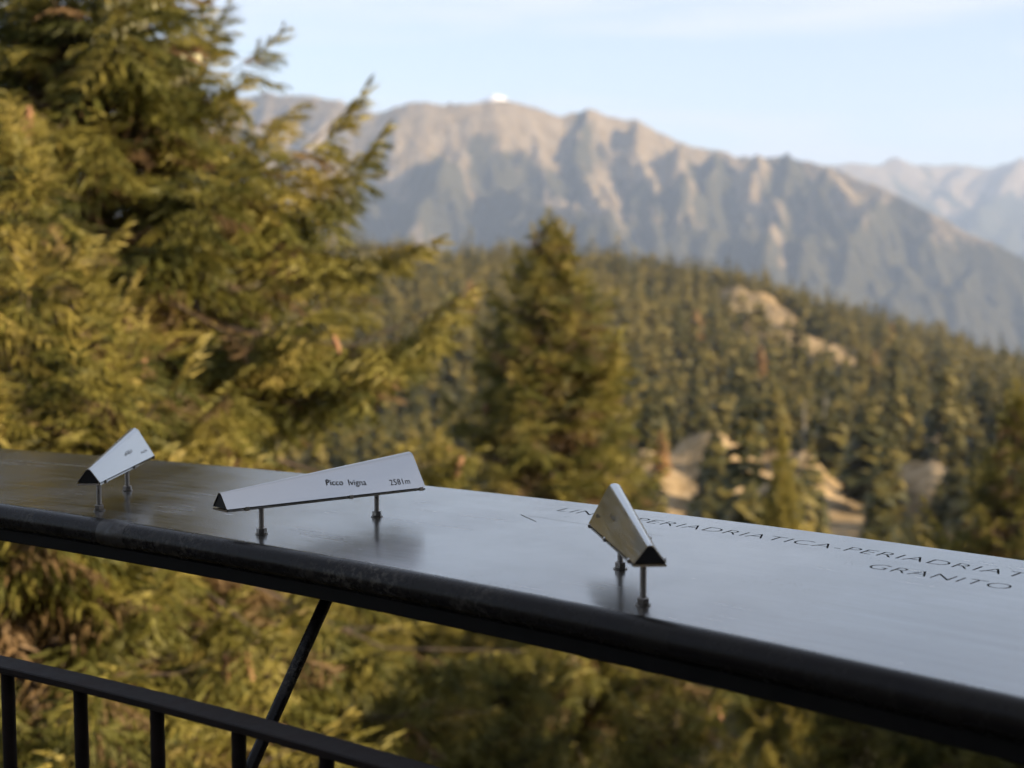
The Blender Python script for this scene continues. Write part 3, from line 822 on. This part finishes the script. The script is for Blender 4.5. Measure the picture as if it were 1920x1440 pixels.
# the near edge follows the tube's arc
pa = math.atan2(*(lambda v: (v.y, v.x))(arc(4.77, TA, 0) - PC)); pb = math.atan2(*(lambda v: (v.y, v.x))(arc(4.77, TB, 0) - PC))
inner = [arc(R_PIPE - .008, pa + (pb - pa) * k / 120, 0, PC) for k in range(121)]
add_poly(outer + inner[::-1])
for body, size, a0, r0, r1, a1 in [("LINEA PERIADRIATICA-PERIADRIATIS", .0345, .9447, 5.139, 5.1235, .8262), ("GRANITO", .0345, .8583, 5.0665, 5.0645, .8292)]:
    for p in text_splines(body, size, a0, r0, r1, a1, .00055): add_poly(p)
co = bpy.data.objects.new("sheet", cu); COL.objects.link(co)
dg = bpy.context.evaluated_depsgraph_get()
me = bpy.data.meshes.new_from_object(co.evaluated_get(dg)); bpy.data.objects.remove(co)
me.name = "table_top"; me.materials.clear(); me.materials.append(M['plate'])
o = link("table_top", me, None, table); o.matrix_parent_inverse = table.matrix_basis.inverted(); o.location = (0, 0, TZ - .0012)
# black sheet added under the cut letters, standing in for the shade inside them
mbk = MB(); rings = []
for k in range(41):
    th = .80 + (.98 - .80) * k / 40
    rings.append([arc(5.03, th, TZ - .0062), arc(5.19, th, TZ - .0062), arc(5.19, th, TZ - .0032), arc(5.03, th, TZ - .0032)])
world_child(mbk.loft(rings), "backing_sheet", M['black'], table)
world_child(arc_tube(R_PIPE - .0155, TZ - .0105, .0155, pa, pb, c=PC), "edge_tube", M['tube'], table)
world_child(arc_bar(R_PIPE - .020, R_PIPE - .012, TZ - .041, TZ - .0255, pa, pb, c=PC), "edge_flat_bar", M['bar'], table)
world_child(arc_bar(R_FAR - .020, R_FAR - .012, TZ - .045, TZ - .0035, TA, TB), "rear_flat_bar", M['bar'], table)
for th in (.68, .965, 1.25):
    e = Vector((math.cos(th), math.sin(th), 0)); t_ = Vector((-e.y, e.x, 0))
    a, b = arc(4.80, th, 0), arc(R_FAR - .021, th, 0)
    world_child(MB().loft([[p + t_ * s + Vector((0, 0, z)) for s, z in ((-.004, TZ - .044), (.004, TZ - .044), (.004, TZ - .0064), (-.004, TZ - .0064))] for p in (a, b)]), "cross_rib", M['bar'], table)
    d = (arc(4.868, th, 1.08) - arc(4.612, th, .750))
    world_child(MB().loft([ring(arc(4.612, th, .750), d, .0072, 14), ring(arc(4.868, th, 1.08), d, .0072, 14)], smooth=True), "strut", M['tube'], table)
# ground down weld on the tube, left of the middle pointer
wr = random.Random(5); mb = MB(); rings = []; thw = math.atan2(1.69 - PC.y, -.452 - PC.x)
for k in range(15):
    th = thw + (k - 7) * .00055; e = Vector((math.cos(th), math.sin(th), 0)); p = arc(R_PIPE - .0155, th, TZ - .0105, PC)
    rr_ = [.0155 + (.0010 * math.sin(math.pi * k / 14)) * wr.uniform(.3, 1.6) + .00012 for q in range(26)]
    rings.append([p + e * (rr_[q] * math.cos(q * 2 * math.pi / 26)) + Vector((0, 0, rr_[q] * math.sin(q * 2 * math.pi / 26))) for q in range(26)])
M['weld'] = dark_steel("ground_weld", (0.010, 0.008, 0.006), (0.022, 0.017, 0.012), 0.36, (0.10, 0.09, 0.08), 0.3)
world_child(mb.loft(rings, smooth=True), "weld_seam", M['weld'], table)
# thin engraved arrow
def gl(x, y): return Vector((x, y, TZ + .0003))
def strip(p, q, w):
    d = (q - p).normalized(); s = Vector((-d.y, d.x, 0)) * w
    return [p - s, p + s, q + s, q - s], [(0, 1, 2, 3)]
tip, w1, w2 = Vector((.0103, 1.7549, 0)), Vector((.0282, 1.7087, 0)), Vector((.168, 1.619, 0))
mb = MB()
for p, q, w in ((tip, w1, .0005), (tip, w2, .00022)): mb.add(*strip(gl(p.x, p.y), gl(q.x, q.y), w))
world_child(mb, "engraved_arrow", M['ink'], table)

# ------------------------------------------------------------------ the three peak pointers
def text_mesh(body, size):
    c = bpy.data.curves.new("t", 'FONT'); c.body = body; c.size = size; c.resolution_u = 3; c.space_character = 1.03
    ob = bpy.data.objects.new("t", c); COL.objects.link(ob)
    me_ = bpy.data.meshes.new_from_object(ob.evaluated_get(bpy.context.evaluated_depsgraph_get())); bpy.data.objects.remove(ob)
    return me_

def pointer(label, x, y, h, zb, tilt, L, w0, h0, w1, h1, pa_, pb_, marks):
    root = empty("peak_pointer", (x, y, TZ), label, "pointer", "steel peak pointers on the table")
    root.rotation_euler = (0, 0, h)
    zb -= TZ; gap = .0034
    def section(s, w, hh, off=0.0):
        rr = .30 * w; cz = hh - rr
        # tangent from (w, gap) to the rounded ridge
        dx, dz = w, gap - cz; dd = math.hypot(dx, dz); a0 = math.atan2(dz, dx) + math.acos(min(1, rr / dd))
        pts = [(w, gap)] + [((rr) * math.cos(a0 + (math.pi - 2 * a0) * k / 10), cz + rr * math.sin(a0 + (math.pi - 2 * a0) * k / 10)) for k in range(11)] + [(-w, gap)]
        z0 = zb + tilt * s
        return [Vector((s, -px, z0 + pz)) for px, pz in pts]
    a, b = section(0, w0, h0), section(L, w1, h1)
    th = .0011
    ai, bi = section(.0, w0 - th, h0 - th), section(L, w1 - th, h1 - th)
    mb = MB(); n = len(a)
    nseg = 8
    outer_ = [[a[j].lerp(b[j], k / nseg) for j in range(n)] for k in range(nseg + 1)]
    inner_ = [[ai[j].lerp(bi[j], k / nseg) for j in range(n)] for k in range(nseg + 1)]
    mb.loft(outer_, caps=False, closed=False, smooth=True); mb.loft([r[::-1] for r in inner_], caps=False, closed=False, smooth=True)
    for A, B in ((a, ai), (b, bi)):
        mb.add(A + B, [(j, j + 1, n + j + 1, n + j) for j in range(n - 1)])
    for j in (0, n - 1):
        mb.add([outer_[0][j], outer_[-1][j], inner_[-1][j], inner_[0][j]], [(0, 1, 2, 3)])
    mb.build("hood", M['hood'], root)
    for nm, s, sec in (("near_cap", .0012, section(.0012, w0 - .0012, h0 - .0014)), ("far_cap", L - .0022, section(L - .0022, w1 - .0013, h1 - .0016))):
        MB().loft([sec, [p + Vector((.001, 0, 0)) for p in sec]]).build("end_cap", M['cap'], root)
    q = [(0.0003, w0), (L - .0003, w1)]
    vs = [Vector((s, sg * w, zb + tilt * s + dz)) for dz in (0, .0022) for s, w, sg in ((q[0][0], w0, 1), (q[0][0], w0, -1), (q[1][0], w1, -1), (q[1][0], w1, 1))]
    MB().add(vs, [(3, 2, 1, 0), (4, 5, 6, 7), (0, 1, 5, 4), (1, 2, 6, 5), (2, 3, 7, 6), (3, 0, 4, 7)]).build("base_plate", M['hood'], root)
    for sg in (1, -1):
        for u in (.09, .60, .975):
            s = L * u; w = w0 + (w1 - w0) * u; z = zb + tilt * s
            c = Vector((s, sg * (w + .0002), z + .0018))
            MB().loft([[c + Vector((dx, dy * .0013, dz)) for dy, dz in ((-1, -.0022), (1, -.0015), (1, .0015), (-1, .0024))] for dx in (-.0026, .0026)]).build("fastening_tab", M['bolt'], root)
    for s in (pa_, pb_):
        z1 = zb + tilt * s
        post = MB().loft([ring((s, 0, z), (0, 0, 1), .0029 + (.00022 if k % 2 else 0), 12) for k, z in enumerate(np.linspace(.0005, z1 + .0005, 25))]).build("post", M['bolt'], root)
        MB().loft([ring((s, 0, z), (0, 0, 1), r, 6, .4 + s * 40) for z, r in ((.0014, .0054), (.0018, .0058), (.0066, .0058), (.0071, .0053))]).build("nut", M['bolt'], post)
        MB().loft([ring((s, 0, z), (0, 0, 1), .0071, 20) for z in (.0002, .0013)]).build("washer", M['bolt'], post)
    # engraving: axes of the flat side face
    for side, items in marks:
        sg = -1 if side == 'right' else 1
        i0, i1 = (0, 1) if side == 'right' else (n - 1, n - 2)
        A, B, Cc = a[i0], b[i0], b[i1]
        e = (B - A).normalized(); nn = e.cross(Cc - A).normalized(); up = nn.cross(e).normalized()
        if up.z < 0: up = -up
        out = e.cross(up).normalized()
        if out.y * sg < 0: out = -out
        for kind, s, v, arg, ang in items:
            d = (e * math.cos(ang) + up * math.sin(ang)); w_ = (up * math.cos(ang) - e * math.sin(ang))
            if side == 'left': d = -d
            P0 = A + e * s + up * v + out * .00025
            if kind == 'text':
                me_ = text_mesh(arg[0], arg[1]); wid = max(p.co.x for p in me_.vertices); k = arg[2] / wid
                for p in me_.vertices: p.co = P0 + d * p.co.x * k + w_ * p.co.y
                o = link("engraving", me_, M['ink'], root); me_.materials.clear(); me_.materials.append(M['ink'])
            else:      # worn lettering, no longer legible: close short strokes
                rnd = random.Random(s); mb_ = MB(); W, Hh = arg; x_ = 0
                while x_ < W:
                    u0, u1 = sorted((rnd.uniform(0, .45) * Hh, rnd.uniform(.55, 1) * Hh)); sl = rnd.uniform(-.0008, .0008); t_ = rnd.uniform(.0004, .0008)
                    c = [P0 + d * (x_ + sl * f_ + g_) + w_ * hh_ for f_, g_, hh_ in ((0, 0, u0), (0, t_, u0), (1, t_, u1), (1, 0, u1))]
                    mb_.add(c, [(0, 1, 2, 3)]); x_ += rnd.uniform(.0011, .0024)
                mb_.build("engraving", M['ink'], root)
    return root

pointer("middle and longest pointer, engraved with a peak's name and height", -.3196, 1.5925, .7529, 1.1422, -.0084, .2669, .0148, .0202, .0305, .0433, .0537, .2165,
        [('right', [('text', .1326, .0162, ("Picco  Ivigna", .0105, .0540), -.098), ('text', .2188, .0072, ("2581m", .0105, .0290), -.02)])])
pointer("left pointer with a pale blue side, aimed away at the mountains", -.5041, 1.7356, 1.6021, 1.148, -.0028, .243, .014, .0196, .0274, .0412, .049, .1992,
        [('right', [('worn', .137, .0150, (.034, .0068), 0), ('worn', .200, .0080, (.026, .0060), 0)])])
pointer("right and nearest pointer, its tan side facing left", .1193, 1.2535, 1.6294, 1.1524, -.0386, .2416, .0145, .019, .0267, .045, .0396, .1937,
        [('left', [('worn', .170, .0170, (.028, .0068), 0), ('worn', .229, .0090, (.020, .0060), 0)])])

# young spruces added out of view, right of the camera, to keep the low sun off the table
k_ = 0
for t, off in ((-2.2, 0), (-1.5, .5), (-.9, -.1), (-.35, .5), (.15, 0), (.6, .55), (1.05, .05)):
    x, y = -.1 + .883 * (4.2 + off) + .469 * t, 1.6 - .469 * (4.2 + off) + .883 * t
    o = spruce(young, x, y, 3.6 + .25 * math.sin(t * 5), ["young spruce beside the platform, nearest the camera side", "young spruce beside the platform, second in the row", "young spruce beside the platform, third in the row", "young spruce beside the platform, fourth in the row", "young spruce beside the platform, fifth in the row", "young spruce beside the platform, sixth in the row", "young spruce beside the platform, at the far end of the row"][k_], rot=t, sxy=.95, sz=.95, name="young_spruce", seed=20 + k_)
    o["group"] = "young spruces beside the platform"; k_ += 1

# tall spruces added unseen behind the platform to darken reflections and fill
for kd, x, y, a, rot, lab in ((0, .4, -8.6, 7.6, .2, "tall spruce of the wood straight behind the camera"), (1, 3.6, -8.4, 6.2, 1.9, "tall spruce of the wood behind and right of the camera"), (2, -3.2, -9.0, 8.2, 2.8, "tall spruce of the wood behind and left of the camera"),
                              (0, -7.4, -7.8, 7.8, 4.0, "tall spruce of the wood at the far left behind the platform"), (2, -9.6, -3.2, 7.0, 5.1, "tall spruce beside the left of the platform"), (1, 1.9, -11.0, 8.0, .7, "tall spruce of the wood, second row behind the camera")):
    o = spruce(kd, x, y, a, lab, sxy=1.05, sz=.85, rot=rot, seed=40); o["group"] = "spruces of the wood behind the platform"

# ------------------------------------------------------------------ the air
def haze():
    X0, X1, Y0, Y1, Z0, Z1 = -18500, 18500, -18500, 18500, -660, 1500
    vs = [(x, y, z) for z in (Z0, Z1) for x, y in ((X0, Y0), (X1, Y0), (X1, Y1), (X0, Y1))]
    o = MB().add(vs, [(3, 2, 1, 0), (4, 5, 6, 7), (0, 1, 5, 4), (1, 2, 6, 5), (2, 3, 7, 6), (3, 0, 4, 7)]).build("haze", None)
    m = bpy.data.materials.new("haze"); m.use_nodes = True; nt = m.node_tree
    nt.nodes.remove(nt.nodes["Principled BSDF"])
    pv = nt.nodes.new("ShaderNodeVolumePrincipled")
    pv.inputs['Color'].default_value = (0.52, 0.68, 1.0, 1); pv.inputs['Density'].default_value = 6.5e-5; pv.inputs['Anisotropy'].default_value = 0.0
    nt.links.new(pv.outputs[0], nt.nodes["Material Output"].inputs['Volume'])
    o.data.materials.append(m)
    tag(o, "thin blue air haze over the valley", "haze", kind="stuff")
haze()
